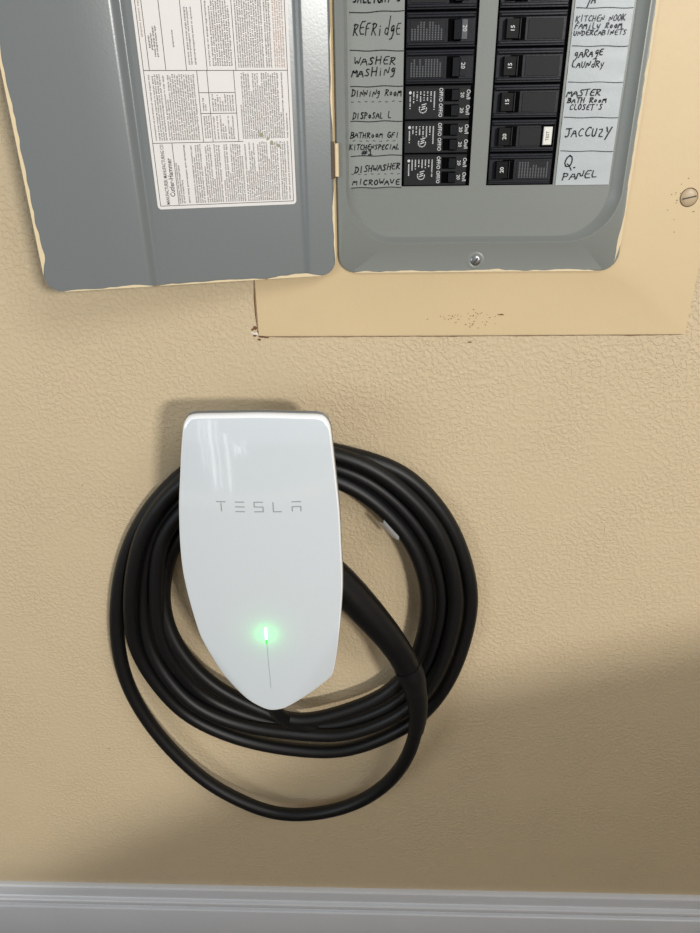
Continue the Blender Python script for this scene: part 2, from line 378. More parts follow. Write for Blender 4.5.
# cream paint creeping over the edges of the grey frame
def paint_edge(mb, pts, wd, d, amp, inward):
    """ragged strip along a polyline (mm); inward = unit-ish direction of the ragged side"""
    q = []
    for a, b in zip(pts, pts[1:]):
        n = max(2, int(math.hypot(b[0]-a[0], b[1]-a[1])/3))
        q += [(a[0]+(b[0]-a[0])*k/n, a[1]+(b[1]-a[1])*k/n) for k in range(n)]
    q.append(pts[-1]); outer, inner = [], []
    for i, p in enumerate(q):
        ww = wd*ragged(p, amp)*max(0.05, min(1, i/4.0, (len(q)-1-i)/4.0))
        outer.append(p); inner.append((p[0]+inward[0]*ww, p[1]+inward[1]*ww))
    mb.grid([[W(x, d-0.6, z) for x, z in outer], [W(x, d+0.25, z) for x, z in outer], [W(x, d+0.15, z) for x, z in inner], [W(x, d-0.05, z) for x, z in inner]])
mb = MB()
paint_edge(mb, [(217.4, ZT), (217.4, 40), (217.4, -60), (216.8, -104), (213.6, -120)], 1.7, 8.0, 0.6, (-1, 0))
paint_edge(mb, [(-17, -127.8), (40, -127.8), (120, -127.6), (204, -127.8)], 1.1, 8.0, 0.9, (0, 1))
paint_edge(mb, [(96, -127.6), (104, -127.2), (112, -127.4), (124, -127.6)], 2.3, 8.0, 0.3, (0.1, 1))
mb.build('cream_paint_edge', M['paint_edge'], panel)

# label strips with handwriting
ROWZ = [71.4-25.4*k for k in range(6)]         # lines between rows, top to bottom
mb = MB(); mb.box(-20.6, 24.3, 1.9, 2.15, -57.5, 98)
strip = mb.build('circuit_label_strip', M['grey_strip'], panel, label='grey strip of handwritten circuit names left of the breakers')
mb = MB()
zs = [-56.5+k*6 for k in range(27)]
mb.grid([[W(155.6, 2.5+0.25*math.sin(z*0.5), z), W(165, 2.7+0.2*math.sin(z*0.3+1), z), W(185, 2.6+0.3*math.sin(z*0.4), z), W(200.8, 2.5+0.2*math.sin(z*0.35+2), z)] for z in zs])
strip2 = mb.build('circuit_label_strip', M['pale_strip'], panel, smooth=True, label='pale glossy strip of handwritten circuit names right of the breakers')
def line(mb, x0, x1, z, d, wd=0.65, dash=False, wave=0.3, tiltz=0.0):
    n = 12; pts = [(x0+(x1-x0)*k/n, z+wave*math.sin(k*0.9+z)+tiltz*k/n) for k in range(n+1)]
    if dash:
        k = 0
        x = x0
        while x < x1-1.5:
            stroke(mb, [(x, z+random.uniform(-0.4, 0.4)), (x+2.0, z+random.uniform(-0.4, 0.4))], wd*0.8, d); x += 5.6
    else: stroke(mb, pts, wd, d)
dl, dr = 2.25, 3.05
for i, z in enumerate([70.6, 45.2, 19.8, -5.6, -32.0, -57.0]):
    mb = MB(); line(mb, -18.6, 24.0, z, dl, 0.8, tiltz=(1.0, -0.5, 0.2, 0, 0.6, 0.2)[i]); mb.build('dividing_line', M['ink'], strip)
for xa_, xb_, z in ((-18, 24, 9.0), (-17, 23.5, -20.3), (-18.5, 23, -46.0)):
    mb = MB(); line(mb, xa_, xb_, z, dl, dash=True); mb.build('dashed_line', M['ink'], strip)
def hw(txt, px0, px1, pyb, h, left=True, wd=0.62, slant=0.25, rise=0.0, ink=None):
    d = dl if left else dr
    x0, z = mm(px0, pyb, d); x1, _ = mm(px1, pyb, d)
    mb = MB(); handwrite(mb, txt, x0, x1, z, h, d, wd*1.25, slant, rise)
    mb.build('handwriting', ink or M['ink'], strip if left else strip2)
hw('SALLIGHT S', 352, 401, 3.2, 7, wd=0.9)
hw('REFRidgE', 352, 401, 35.5, 8.6, wd=0.75)
hw('WASHER', 353, 396, 65, 5.6, wd=0.8)
hw('MASHiNg', 351, 396, 77, 5.4, wd=0.8, rise=0.25)
hw('DINNiNg RooM', 351, 401, 96.5, 4.6, wd=0.7)
hw('DISPoSAL L', 352, 391, 119, 4.8, wd=0.7)
hw('BATHRooM GFI', 350, 399, 138, 4.2, wd=0.7)
hw('KITCHENSPECIAL', 349, 399, 150, 3.8, wd=0.7)
hw('#1', 361, 373, 155, 3.6, wd=0.75)
hw('DISHWASHER', 354, 400, 173, 5.0, wd=0.75, rise=0.3)
hw('MICROWAVE', 352, 400, 185, 4.4, wd=0.75)
for i, z in enumerate([70.4, 45.0, 20.0, -5.4, -30.6]):
    mb = MB(); line(mb, 157, 200.4, z+0.6, dr, 0.55, tiltz=-0.6, wave=0.25); mb.build('dividing_line', M['ink_soft'] if i < 3 else M['ink'], strip2)
IK = M['ink_soft']
hw('YA', 586, 596, 3.0, 6, False, 0.6)
hw('KITCHEN NOOK', 575, 625, 21.5, 4.0, False, 0.5, ink=IK)
hw('FAMiLy RooM', 574, 622, 29.0, 4.2, False, 0.5, ink=IK)
hw('UNDERCABINETS', 573, 626, 35.5, 3.4, False, 0.5, ink=IK)
hw('gARAgE', 573, 603, 58, 4.8, False, 0.62, rise=0.3)
hw('LAUNdRy', 571, 604, 67.5, 4.4, False, 0.55)
hw('MASTER', 566, 600, 97, 4.4, False, 0.6, rise=0.2)
hw('BATH RooM', 567, 606, 103, 3.6, False, 0.6)
hw("CLOSET'S", 569, 602, 110, 4.0, False, 0.6)
hw('JACCUZY', 564, 610, 137, 6.6, False, 0.68)
hw('Q.', 562, 580, 168.5, 9.0, False, 0.75)
hw('PANEL', 561, 597, 180, 5.6, False, 0.68, rise=0.4)

# ---- door, swung open to the left
HX, HD, ANG = -34.9, 12.0, math.radians(15)
def DW(u, v, t):
    """door coordinates: u away from the hinge, v height (mm, as z), t out of the face"""
    x = HX - u*math.cos(ANG) + t*math.sin(ANG)
    d = HD + u*math.sin(ANG) + t*math.cos(ANG)
    return W(x, d, v)
DWID, DBOT = 243.0, -128.6
def bottom(u):
    r = 13.0
    if u < r-1.6: return DBOT + r - math.sqrt(max(0, r*r-(r-1.6-u)**2))
    if u > DWID-r: return DBOT + r - math.sqrt(max(0, r*r-(u-DWID+r)**2))
    return DBOT
us = [-1.6, -1.2, -0.4, 0.8, 1.6, 2.4, 4, 6, 8.5, 11, 13, 18, 20.4, 21.4, 22.4, 23.6, 24.6, 25.6, 26.6, 27.8, 29, 40, 70, 100, 130, 150, 151.6, 152.6, 153.6, 154.8, 156, 157.2, 158.2, 159.6, 162, 190, 215, 230, 232, 234.5, 237, 239, 240.6, 241.8, 242.6, 243]
def sstep(x): x = max(0.0, min(1.0, x)); return x*x*(3-2*x)
def tprof(u):
    t = -2.6*sstep((u-21.2)/5.6)+2.6*sstep((u-152.2)/5.6)       # the middle of the leaf is pressed back
    if 151.4 < u < 160: t -= 1.5*math.sin(math.pi*(u-151.4)/8.6)
    e = min(u+1.6, DWID-u)
    if e < 1.2: t -= 0.8*(1.2-e)
    return t
mb = MB()
vt = ZT-4
front = [[DW(u, bottom(u)+(vt-bottom(u))*k/40.0, tprof(u)) for k in range(41)] for u in us]
back = [[DW(u, bottom(u)+(vt-bottom(u))*k/40.0, -9.0) for k in (0, 40)] for u in us]
mb.grid(front); mb.grid(back)
mb.grid([[f[0], b[0]] for f, b in zip(front, back)]); mb.grid([[f[-1], b[-1]] for f, b in zip(front, back)])
mb.grid([front[0], [DW(-1.6, bottom(-1.6)+(vt-bottom(-1.6))*k/40.0, -9.0) for k in range(41)]])
mb.grid([front[-1], [DW(DWID, bottom(DWID)+(vt-bottom(DWID))*k/40.0, -9.0) for k in range(41)]])
door = mb.build('panel_door', M['door_grey'], panel, smooth=True, angle=40, label='blue-grey enamelled door swung open to the left')
# instruction sheet
U0, U1, V0, V1 = 30.8, 145.6, -67.8, 210.0
mb = MB(); q = rr(U0, U1, V0, V1, 3.0, 5)
mb.loft([[DW(x, z, -2.58) for x, z in q], [DW(x, z, -2.38) for x, z in q]], 0, False, True)
sheet = mb.build('instruction_sheet', M['sheet'], door, label='white printed instruction sheet pasted inside the door')
# printing: fine marks in rows that run up the sheet, ruled boxes, one big heading
mb = MB(); TP = -2.30
def rect(u0, u1, v0, v1, mi=0): mb.quad(DW(u0, v0, TP), DW(u1, v0, TP), DW(u1, v1, TP), DW(u0, v1, TP), mi)
def rule_v(u, v0, v1, wd=0.45): rect(u-wd/2, u+wd/2, v0, v1, 1)
def rule_h(v, u0, u1, wd=0.45): rect(u0, u1, v-wd/2, v+wd/2, 1)
def column(u_hi, u_lo, v0, v1, pitch=1.75, mi=0, fill=1.0, center=False, gap=0.12):
    """rows of tiny letters; a row runs upwards (v), rows step from left (large u) to right"""
    u = u_hi
    while u > u_lo+0.8:
        L = (v1-v0)*(1 if random.random() > 0.22 else random.uniform(0.35, 0.9))*fill
        a = v0 + ((v1-v0-L)/2 if center else 0); v = a
        while v < a+L-0.5:
            wl = random.uniform(1.5, 6.5); e = min(v+wl, a+L)
            c = v
            while c < e:
                hh = random.choice((0.85, 0.95, 1.2))
                rect(u-hh, u, c, c+0.55, mi); c += 0.93
            v = e+0.8
        u -= pitch
        if random.random() < gap: u -= 0.9
ua, ub = 143.2, 33.2                 # outer ruled frame
VB, VM, VTT = -65.2, -18.5, 31.6     # rules across
rule_v(ua, VB, V1-3); rule_v(ub, VB, V1-3); rule_h(VB, ub, ua); rule_h(VM, 72, ua); rule_h(VTT, ub, ua)
# lower section
rule_v(128.4, VB, VM)
put_text(mb, 'MANUFACTURER: MANUFACTURING CO', 139.8, (VB+VM)/2-1, 3.9, TP, 0, 1, 0.62, tf=lambda p: DW(136.6+(p[2]-(VB+VM)/2+1), (VB+VM)/2+(p[0]-139.8)*1.0, TP))
put_text(mb, 'Cutler-Hammer', 0, 0, 5.4, TP, 0, 3, 0.82, tf=lambda p: DW(132.2+p[2], -44+p[0], TP))
column(127.6, 122, VB+1.5, VM-8, fill=0.8); column(120, 117.4, VB+1.5, VM-2, 2.2, 1)
column(114.5, 73, VB+1.5, VM-2)
column(71.5, 34, VB+1.5, VM-1)
# middle section
column(140.5, 105, VM+2, VTT-3); column(72, 35, VM+2, VTT-2)
for u in (103.6, 96, 75.5): rule_v(u, VM, VTT)
rule_h(2, 75.5, 103.6); rule_h(16.5, 75.5, 103.6)
column(101.8, 97, VM+3, 0); column(94.5, 77, VM+2, 0); column(101.5, 98, 4, 13)
for k in range(9): column(94-k*1.95, 94-k*1.95-1.2, 3.5, 15, 1.9)
# upper section
for u in (138.8, 126.6, 111.2, 95.6, 73.5): rule_v(u, VTT, V1-3)
column(141.6, 139.6, VTT+22, V1-20, 2.0, 2)
column(137, 130.5, VTT+8, VTT+30, 1.8, 1, 0.9, True); column(119.5, 118, VTT+12, VTT+30, 2.0, 0, 1, True)
column(109, 103, VTT+4, VTT+45, 1.9, 0, 0.9); column(93.5, 75, VTT+3, V1-90, 1.75, 0, 0.92)
column(71.5, 45, VTT+2, V1-60); column(43, 35, VTT+2, V1-60, 1.75, 2)
mb.build('printed_text', [M['print'], M['print_dark'], M['print_red'], M['ink']], door, label='fine print and ruled boxes running sideways up the sheet')
# stains on the sheet
mb = MB()
for cu, cv, ra in ((57, -14, 2.2), (49, -20, 1.8), (43.5, -22, 2.0), (59, -12, 1.2), (52, -17, 1.4)):
    q = [(cu+ra*random.uniform(0.4, 1.1)*math.cos(k*0.7), cv+ra*random.uniform(0.4, 1.1)*math.sin(k*0.7)) for k in range(9)]
    mb.f.append(tuple(range(len(mb.v), len(mb.v)+9))); mb.m.append(0); mb.v += [DW(a, b, -2.25) for a, b in q]
mb.build('stain', M['stain'], door, label='olive stains on the sheet')
# cream paint along the door edges
mb = MB()
def door_edge(pts, wd, amp, inward, t=0.12):
    q = []
    for a, b in zip(pts, pts[1:]):
        n = max(2, int(math.hypot(b[0]-a[0], b[1]-a[1])/2.5)); q += [(a[0]+(b[0]-a[0])*k/n, a[1]+(b[1]-a[1])*k/n) for k in range(n)]
    q.append(pts[-1]); rows = [[], [], [], []]
    for i, p in enumerate(q):
        ww = wd*ragged(p, amp)*max(0.05, min(1, i/4.0, (len(q)-1-i)/4.0))
        o_ = (p[0]-inward[0]*0.25, p[1]-inward[1]*0.25)
        rows[0].append(DW(o_[0], o_[1], -2)); rows[1].append(DW(o_[0], o_[1], t)); rows[2].append(DW(p[0]+inward[0]*ww, p[1]+inward[1]*ww, t)); rows[3].append(DW(p[0]+inward[0]*ww, p[1]+inward[1]*ww, t-0.5))
    mb.grid(rows)
for pts_, wd_, am_, inw_ in (([(243, vt), (243, 60), (243, -60), (243, -114)], 2.2, 0.55, (-1, 0)),
        ([(-1.6, 60), (-1.6, -10)], 0.8, 0.8, (1, 0)), ([(-1.6, -56), (-1.6, -117)], 1.3, 0.8, (1, 0)),
        ([(229, -128.6), (190, -128.6), (158, -128.6)], 1.1, 0.9, (0, 1)), ([(152, -128.6), (90, -128.6), (62, -128.6)], 1.0, 0.7, (0, 1)),
        ([(60, -128.6), (30, -128.6), (12, -128.6)], 2.0, 0.7, (0, 1))):
    mb = MB(); door_edge(pts_, wd_, am_, inw_); mb.build('cream_paint_edge', M['paint_edge'], door)
# hinge knuckle
mb = MB(); n = 14
hx, hz0, hz1 = -30.6, -47.0, -21.5
for a, b in ((hz0, hz1),):
    rings = [[W(hx+1.9*math.cos(2*math.pi*k/n), 10.6+1.9*math.sin(2*math.pi*k/n), z) for k in range(n)] for z in (a, b)]
    mb.loft(rings, 0, True, True)
mb.box(hx-4.4, hx-1.8, 11.2, 12.6, hz0-1.5, hz1+1.5, 0.2, 1)
mb.build('hinge', [M['paint_edge'], M['screw_rim']], panel, smooth=True, label='cream painted hinge knuckle')

# grime line and chips around the trim plate
mb = MB()
paint_edge(mb, [(-109.5, -134), (-109.7, -160), (-109.6, -181)], 0.9, 0.5, 0.5, (-1, 0))
paint_edge(mb, [(-103, -188.4), (-40, -188.7), (100, -188.6), (290, -188.4)], 0.55, 0.3, 0.6, (0, -1))
mb.build('caulk_gap', M['crack'], panel, label='brown cracked gap around the trim plate')
mb = MB()
def blob(cx, cz, ra, rb, d, mi, n=9):
    q = [(cx+ra*random.uniform(0.55, 1.1)*math.cos(2*math.pi*k/n), cz+rb*random.uniform(0.55, 1.1)*math.sin(2*math.pi*k/n)) for k in range(n)]
    mb.loft([[W(x, d-0.3, z) for x, z in q], [W(x, d+0.1, z) for x, z in q]], mi, False, True)
for a in ((-112, -180, 3.0, 2.2, 0.3, 1), (-111, -185.6, 4.2, 1.4, 0.5, 0), (-114.5, -184.6, 2, 1.1, 0.6, 0), (-106, -188.6, 3.8, 1.1, 0.4, 1), (-108.8, -191.4, 1.8, 1.2, 0.4, 1), (-112.6, -187.5, 2.4, 1.2, 0.45, 1), (-101, -189.2, 3.2, 0.8, 0.4, 1)): blob(*a)
for a in ((-108.5, -183.5, 1.6, 3.4, 0.5, 1), (-106.6, -187.0, 2.6, 1.3, 0.5, 1), (-114.5, -181.6, 1.8, 1.2, 0.35, 1)): blob(*a)
mb.build('chipped_plaster', [M['plaster'], M['brown']], panel, label='chipped plaster at the lower left trim corner')
mb = MB()
for _ in range(46):
    cx = 92+random.gauss(0, 13); cz = -172+random.gauss(0, 4.5)
    if cz < -186 or cz > -160: continue
    blob(cx, cz, random.uniform(0.3, 0.8), random.uniform(0.25, 0.5), 2.3+0.0*cz, 0, 6)
blob(119, -168, 3.4, 0.7, 2.6, 0); blob(92, -189.0-6, 2.6, 0.7, 0.4, 0)
for _ in range(16): blob(258+random.gauss(0, 12), -70+random.gauss(0, 12), random.uniform(0.3, 0.8), random.uniform(0.3, 0.6), 2.35, 0, 6)
mb.build('paint_nicks', M['brown'], panel, label='small brown nicks in the beige trim paint')['kind'] = 'stuff'

# ------------------------------------------------------------------ breakers
def breaker(col, row, kind, rating, label, feature=None):
    """kind 'single' or 'tandem'; col 0 left (toggle at right), 1 right (toggle at left)"""
    xa, xb = (26.2, 80.2) if col == 0 else (98.0, 150.6)
    z1 = 96.4-25.4*row; z0 = z1-25.4
    t = thing('circuit_breaker', W((xa+xb)/2, 2, (z0+z1)/2), label, 'breaker', 'circuit breakers in the electrical panel')
    s = 1 if col == 0 else -1
    cxr = lambda f: (xa+(xb-xa)*f) if col == 0 else (xb-(xb-xa)*f)   # f from the label side (0) to the toggle side (1)
    def span(f0, f1):
        a, b = cxr(f0), cxr(f1); return (min(a, b), max(a, b))
    if kind == 'single':
        mb = MB()
        mb.box(xa, xb, 0.5, 3.4, z0+0.7, z1-0.7, 0.5)
        mb.box(xa+0.6, xb-0.6, 3.2, 5.4, z1-5.0, z1-2.2, 0.9)          # ledge along the top
        mb.box(xa+0.6, xb-0.6, 3.2, 4.4, z0+2.0, z0+4.4, 0.6)          # lower ledge
        mb.build('breaker_case', M['black_body'], t)
        mb = MB(); a, b = span(0.05, 0.56); mb.box(a, b, 3.2, 3.9, z0+5.2, z1-6.4, 0.2)
        lab = mb.build('rating_plate', M['black_case'], t)
        a, b = span(0.60, 0.79)
        mb = MB(); mb.box(a, b, 3.0, 3.6, z0+4.6, z1-5.4, 0.1); mb.build('toggle_slot', M['void'], t)
        c0, c1 = span(0.68, 0.79) if col == 0 else span(0.70, 0.90)
        mb = MB()
        zz0, zz1 = z0+5.4, z1-6.2
        hi, lo = (9.0, 6.2)
        dl_, dr_ = (lo, hi) if col == 0 else (hi, lo)
        ringA = [W(c0, 3.4, zz0), W(c1, 3.4, zz0), W(c1, 3.4, zz1), W(c0, 3.4, zz1)]
        ringB = [W(c0+0.4, dl_, zz0+0.4), W(c1-0.4, dr_, zz0+0.4), W(c1-0.4, dr_, zz1-0.4), W(c0+0.4, dl_, zz1-0.4)]
        mb.loft([ringA, ringB], 0, False, True)
        if col == 1: mb.box(c1+0.5, c1+1.3, 3.4, 5.6, zz0, zz1, 0.1, 1)
        if col == 1:
            tg = mb.build('toggle', [M['toggle'], M['black_body']], t)
            mb = MB(); zc = (zz0+zz1)/2; wdt = c1-c0-0.8
            tf = lambda p: W(p[0], hi+(lo-hi)*(p[0]-c0-0.4)/wdt+0.12, p[2])
            put_text(mb, rating, (c0+c1)/2, zc, 4.6, 0, 90, 0, 1.0, tf)
            mb.build('rating_number', M['white_print'], t)
        else:
            tg = mb.build('toggle', [M['toggle'], M['black_body']], t)
            mb = MB(); a, b = span(0.80, 0.88); mb.box(a, b, 3.4, 4.3, zz0+0.6, zz1, 0.1)
            mb.build('rating_tab', M['black_body'] if row != 1 else M['pale_print'], t)
            mb = MB(); put_text(mb, rating, (a+b)/2, (zz0+zz1)/2+1, 4.6, 4.4, -90); mb.build('rating_number', M['white_print'], t)
        if feature == 'button':
            mb = MB(); a, b = span(0.04, 0.20); mb.box(a-1.0, b+1.0, 3.6, 4.6, z0+4.2, z1-4.6, 0.2); mb.build('button_surround', M['void'], t)
            mb = MB(); mb.box(a+0.4, b-0.9, 4.4, 6.6, z0+5.6, z1-6.2, 0.4); bt = mb.build('test_button', M['button'], t, label='white test button')
            mb = MB(); put_text(mb, 'TEST', (a+b)/2-0.3, (z0+z1)/2-0.3, 3.6, 6.7, 90, 0, 0.9); mb.build('lettering', M['pale_print'], bt)
        if feature == 'print' or (col == 0 and row in (1, 2)):
            mb = MB(); a, b = span(0.07, 0.54); x = a
            if feature == 'print':
                a, b = span(0.06, 0.52); x = a
            while x < b-1:
                z = z0+5.8; top = z1-7.4-random.choice((0, 0, 3, 5))
                while z < top:
                    mb.quad(W(x, 4.0, z), W(x+1.1, 4.0, z), W(x+1.1, 4.0, z+0.7), W(x, 4.0, z+0.7)); z += 1.15
                x += 2.3
            mb.build('rating_print', M['pale_print'], lab)
    else:
        mb = MB(); mb.box(xa, xb-1.2, 0.5, 3.6, z0+0.5, z1-0.5, 0.5); mb.box(xa+0.8, xb-2.4, 3.4, 4.0, z1-2.0, z1-1.0, 0.2)
        mb.build('breaker_case', M['black_case'], t)
        for hpos in (0, 1):
            zc = z0+6.8+hpos*11.2
            a, b = span(0.60, 0.80)
            mb = MB(); mb.box(a-0.6, b+0.5, 3.4, 3.75, zc-4.6, zc+4.6, 0.1); mb.build('toggle_slot', M['void'], t)
            mb = MB(); c0, c1 = span(0.69, 0.80)
            mb.loft([[W(c0, 3.6, zc-4), W(c1, 3.6, zc-4), W(c1, 3.6, zc+4), W(c0, 3.6, zc+4)], [W(c0+0.4, 5.4, zc-3.7), W(c1-0.3, 8.2, zc-3.7), W(c1-0.3, 8.2, zc+3.7), W(c0+0.4, 5.4, zc+3.7)]], 0, False, True)
            mb.build('toggle', M['toggle'], t)
            mb = MB(); put_text(mb, 'On/I', cxr(0.945), zc+0.3, 4.3, 3.75, -90, 0, 0.92); put_text(mb, 'OFF/O', cxr(0.535), zc+0.3, 4.3, 3.75, -90, 0, 0.82)
            mb.build('switch_marking', M['white_print'], t)
            mb = MB(); put_text(mb, rating, cxr(0.855), zc, 4.0, 3.75, -90); mb.build('rating_number', M['white_print'], t)
        mb = MB(); x = cxr(0.10)
        cc = (cxr(0.075), z1-5.4)
        q = [W(cc[0]+1.15*math.cos(k*math.pi/5), 3.75, cc[1]+1.15*math.sin(k*math.pi/5)) for k in range(10)]
        mb.f.append(tuple(range(10))); mb.m.append(0); mb.v += q
        for k in range(8):
            x = cxr(0.075+0.052*k); z = z1-4.6 if k else z1-8; zend = z-(13 if k in (0, 7) else random.uniform(5.5, 8.5))
            if k == 0: zend = z-9
            while z > zend:
                mb.quad(W(x-0.5, 3.75, z), W(x+0.5, 3.75, z), W(x+0.5, 3.75, z-0.55), W(x-0.5, 3.75, z-0.55)); z -= 0.85 if random.random() > 0.15 else 1.7
        # round approval mark: an arc with strokes through it
        mx, mz = cxr(0.27), z0+8.2
        arc = [(mx+3.0*math.cos(math.radians(a)), mz+2.9*math.sin(math.radians(a))) for a in range(150, 400, 25)]
        stroke(mb, arc, 0.8, 3.76); stroke(mb, [(mx-1.4, mz-0.6), (mx+1.6, mz+0.4)], 0.7, 3.76); stroke(mb, [(mx-0.8, mz+1.2), (mx+1.8, mz+2.0)], 0.7, 3.76)
        stroke(mb, [(mx-1.0, mz+2.9), (mx+2.6, mz+3.8)], 0.6, 3.76)
        mb.build('specification_print', M['white_print'], t)
    return t
breaker(0, 0, 'single', '20', 'black circuit breaker cut off by the top of the photo, left column')
breaker(0, 1, 'single', '20', 'black single circuit breaker beside the handwritten refrigerator label')
breaker(0, 2, 'single', '20', 'black single circuit breaker beside the handwritten washer label')
breaker(0, 3, 'tandem', '20', 'black tandem circuit breaker with white print beside the dining room label')
breaker(0, 4, 'tandem', '20', 'black tandem circuit breaker with white print beside the bathroom label')
breaker(0, 5, 'tandem', '20', 'lowest tandem circuit breaker with white print beside the dishwasher label')
breaker(1, 0, 'single', '15', 'black circuit breaker cut off by the top of the photo, right column')
breaker(1, 1, 'single', '15', 'black circuit breaker beside the handwritten family room label')
breaker(1, 2, 'single', '15', 'black circuit breaker beside the handwritten garage and laundry label')
breaker(1, 3, 'single', '15', 'black circuit breaker beside the handwritten master bathroom label')
breaker(1, 4, 'single', '20', 'black circuit breaker with a white test button', 'button')
breaker(1, 5, 'single', '20', 'lowest right circuit breaker with faint print beside the Q. panel label', 'print')

# ------------------------------------------------------------------ wall charger
TX, TZ, TD = -97.56, -223.6, 105.0          # top centre of the front glass
charger = thing('wall_charger', W(-100, 0, -400), 'white shield-shaped electric car charger with green light, mounted on the beige wall', 'car charger')
OUTPX = [(200,414),(188,416),(183,424),(181,450),(180,475),(179,500),(179.3,522),(180,540),(181.5,558),(184,575),(190,600),(200,632),(212,655),(225,675),(245,695),(262,705),(272,708),(285,706),(310,694),(331,680.5),(334.5,672),(338,650),(341,620),(343,590),(343,570),(342,550),(340,510),(337,480),(333,445),(330,425),(322,416),(300,414),(257,412.5)]
def prof_depth(w):                          # the glass leans back a little towards its top
    return TD - 0.055*(w+338)
TX0, TZ0 = mm(257, 412.5, prof_depth(0))
TX, TZ = TX0, TZ0
OUT = []
for px_, py_ in OUTPX:
    w_ = -160.0
    for _ in range(8):
        x_, z_ = mm(px_, py_, prof_depth(w_)); w_ = z_-TZ
    OUT.append((x_-TX, w_))
def resample(P, n, closed=True):
    P = [Vector(p) for p in P]; S = []
    m_ = len(P)
    for i in range(m_ if closed else m_-1):
        p0, p1, p2, p3 = P[(i-1) % m_] if closed or i > 0 else P[0], P[i], P[(i+1) % m_], P[(i+2) % m_] if closed or i+2 < m_ else P[-1]
        for k in range(12):
            t = k/12.0
            # centripetal-like: plain Catmull-Rom with reduced tangents
            a = (p2-p0)*0.42; b = (p3-p1)*0.42
            lim = (p2-p1).length
            if a.length > lim: a *= lim/a.length
            if b.length > lim: b *= lim/b.length
            h1 = 2*t**3-3*t**2+1; h2 = -2*t**3+3*t**2; h3 = t**3-2*t**2+t; h4 = t**3-t**2
            S.append(p1*h1+p2*h2+a*h3+b*h4)
    if closed: S.append(S[0].copy())
    else: S.append(P[-1])
    d = [0.0]
    for a, b in zip(S, S[1:]): d.append(d[-1]+(b-a).length)
    out = []; j = 0; tot = d[-1]; cnt = n if closed else n-1
    for i in range(n):
        t = tot*i/cnt
        while j < len(d)-2 and d[j+1] < t: j += 1
        f = (t-d[j])/max(1e-9, d[j+1]-d[j]); out.append(S[j].lerp(S[j+1], f))
    return out
outl = resample(OUT, 220)
cx0, cz0 = -6.0, -160.0
def face_depth(u, w):
    """gently domed front; lower corners fold back as flat facets"""
    q = ((u+5)/76.0)**2*0.55 + ((w+160)/178.0)**2*0.45
    d = prof_depth(w) + 9.0*(1-q)
    dome_top = max(0.0, (w+34)/34.0); d -= 3.0*dome_top**2
    for sgn, c in ((-1, -5.0), (1, -5.0)):
        # facet line from the side near w=-240 to the tip
        uu = (u-c)*sgn
        s = uu*0.80 - (w+322)*0.42 - 27.0 - 0.0
        s = uu*0.86 + (-(w)-322)*0.50 - 14.0
        if s > 0: d -= 0.3*s*s/(s+5)
    return d
def face_uv(px_, py_):
    w_ = -160.0; u_ = 0.0
    for _ in range(8):
        x_, z_ = mm(px_, py_, face_depth(u_, w_)); u_, w_ = x_-TX, z_-TZ
    return u_, w_
def cring(scale, dd=0.0, absd=None):
    r = []
    for p in outl:
        u, w = cx0+(p.x-cx0)*scale, cz0+(p.y-cz0)*scale
        d = absd if absd is not None else face_depth(u, w)+dd
        r.append(W(TX+u, d, TZ+w))
    return r
mb = MB()
scl = [0.0005]+[k/30.0 for k in range(1, 30)]+[0.978]
rings = [cring(s) for s in scl]
mb.loft(rings, 0)
mb.loft([cring(0.978), cring(0.985, -0.35), cring(0.991, -1.1), cring(0.9955, -2.4), cring(0.997, -4.5), cring(0.994, -6.0)], 1)
mb.build('front_glass', [M['glass'], M['rim']], charger, smooth=True, angle=60, label='glossy white tempered glass front')
mb = MB()
mb.loft([cring(0.99, -5.6), cring(0.9995, -6.2), cring(0.9995, -8.4), cring(0.99, -8.6)], 1)
mb.loft([cring(0.986, -8.2), cring(0.999, -9.0), cring(0.990, -14), cring(0.955, -28), cring(0.88, absd=58), cring(0.84, absd=55)], 0, False, True)
mb.build('rear_housing', [M['shell'], M['dark_shell']], charger, smooth=True, angle=40, label='silver-grey tapered housing behind the glass')
mb = MB(); q = rr(TX-48, TX+38, TZ-290, TZ-135, 30, 8)
mb.loft([ring(q, 0), ring(q, 55.5)], 0, True, True); mb.build('wall_neck', M['dark_shell'], charger, smooth=True)
# lettering
mb = MB()
def on_face(p): return W(TX+p[0], face_depth(p[0], p[1])+0.18, TZ+p[1])
def bar(x0, z0, x1, z1, wd=0.95):
    dx, dz = x1-x0, z1-z0; l = math.hypot(dx, dz); nx, nz = -dz/l*wd/2, dx/l*wd/2
    mb.quad(on_face((x0+nx, z0+nz)), on_face((x0-nx, z0-nz)), on_face((x1-nx, z1-nz)), on_face((x1+nx, z1+nz)))
ua_, wa_ = face_uv(217, 511); ub_, wb_ = face_uv(301.5, 511); _, wt_ = face_uv(259, 502.2)
z0_ = wa_; lh = wt_-wa_; lw = (ub_-ua_)*0.112
for i in range(5):
    x = ua_+(ub_-ua_-lw)*i/4
    b, tp, md = z0_, z0_+lh, z0_+lh*0.5
    if i == 0: bar(x, tp, x+lw, tp); bar(x+lw/2, tp-1.2, x+lw/2, b)
    if i == 1: bar(x, tp, x+lw, tp); bar(x, md, x+lw, md); bar(x, b, x+lw, b)
    if i == 2: bar(x, tp, x+lw, tp); bar(x, md, x+lw, md); bar(x, b, x+lw, b); bar(x+0.4, md, x+0.4, tp); bar(x+lw-0.4, b, x+lw-0.4, md)
    if i == 3: bar(x, b, x+lw-0.6, b); bar(x+0.4, b, x+0.4, tp)
    if i == 4: bar(x, tp, x+lw, tp); bar(x, md, x+lw, md); bar(x+0.4, b, x+0.4, md); bar(x+lw-0.4, b, x+lw-0.4, md)
mb.build('lettering', M['logo'], charger, label='thin grey widely spaced capital letters')
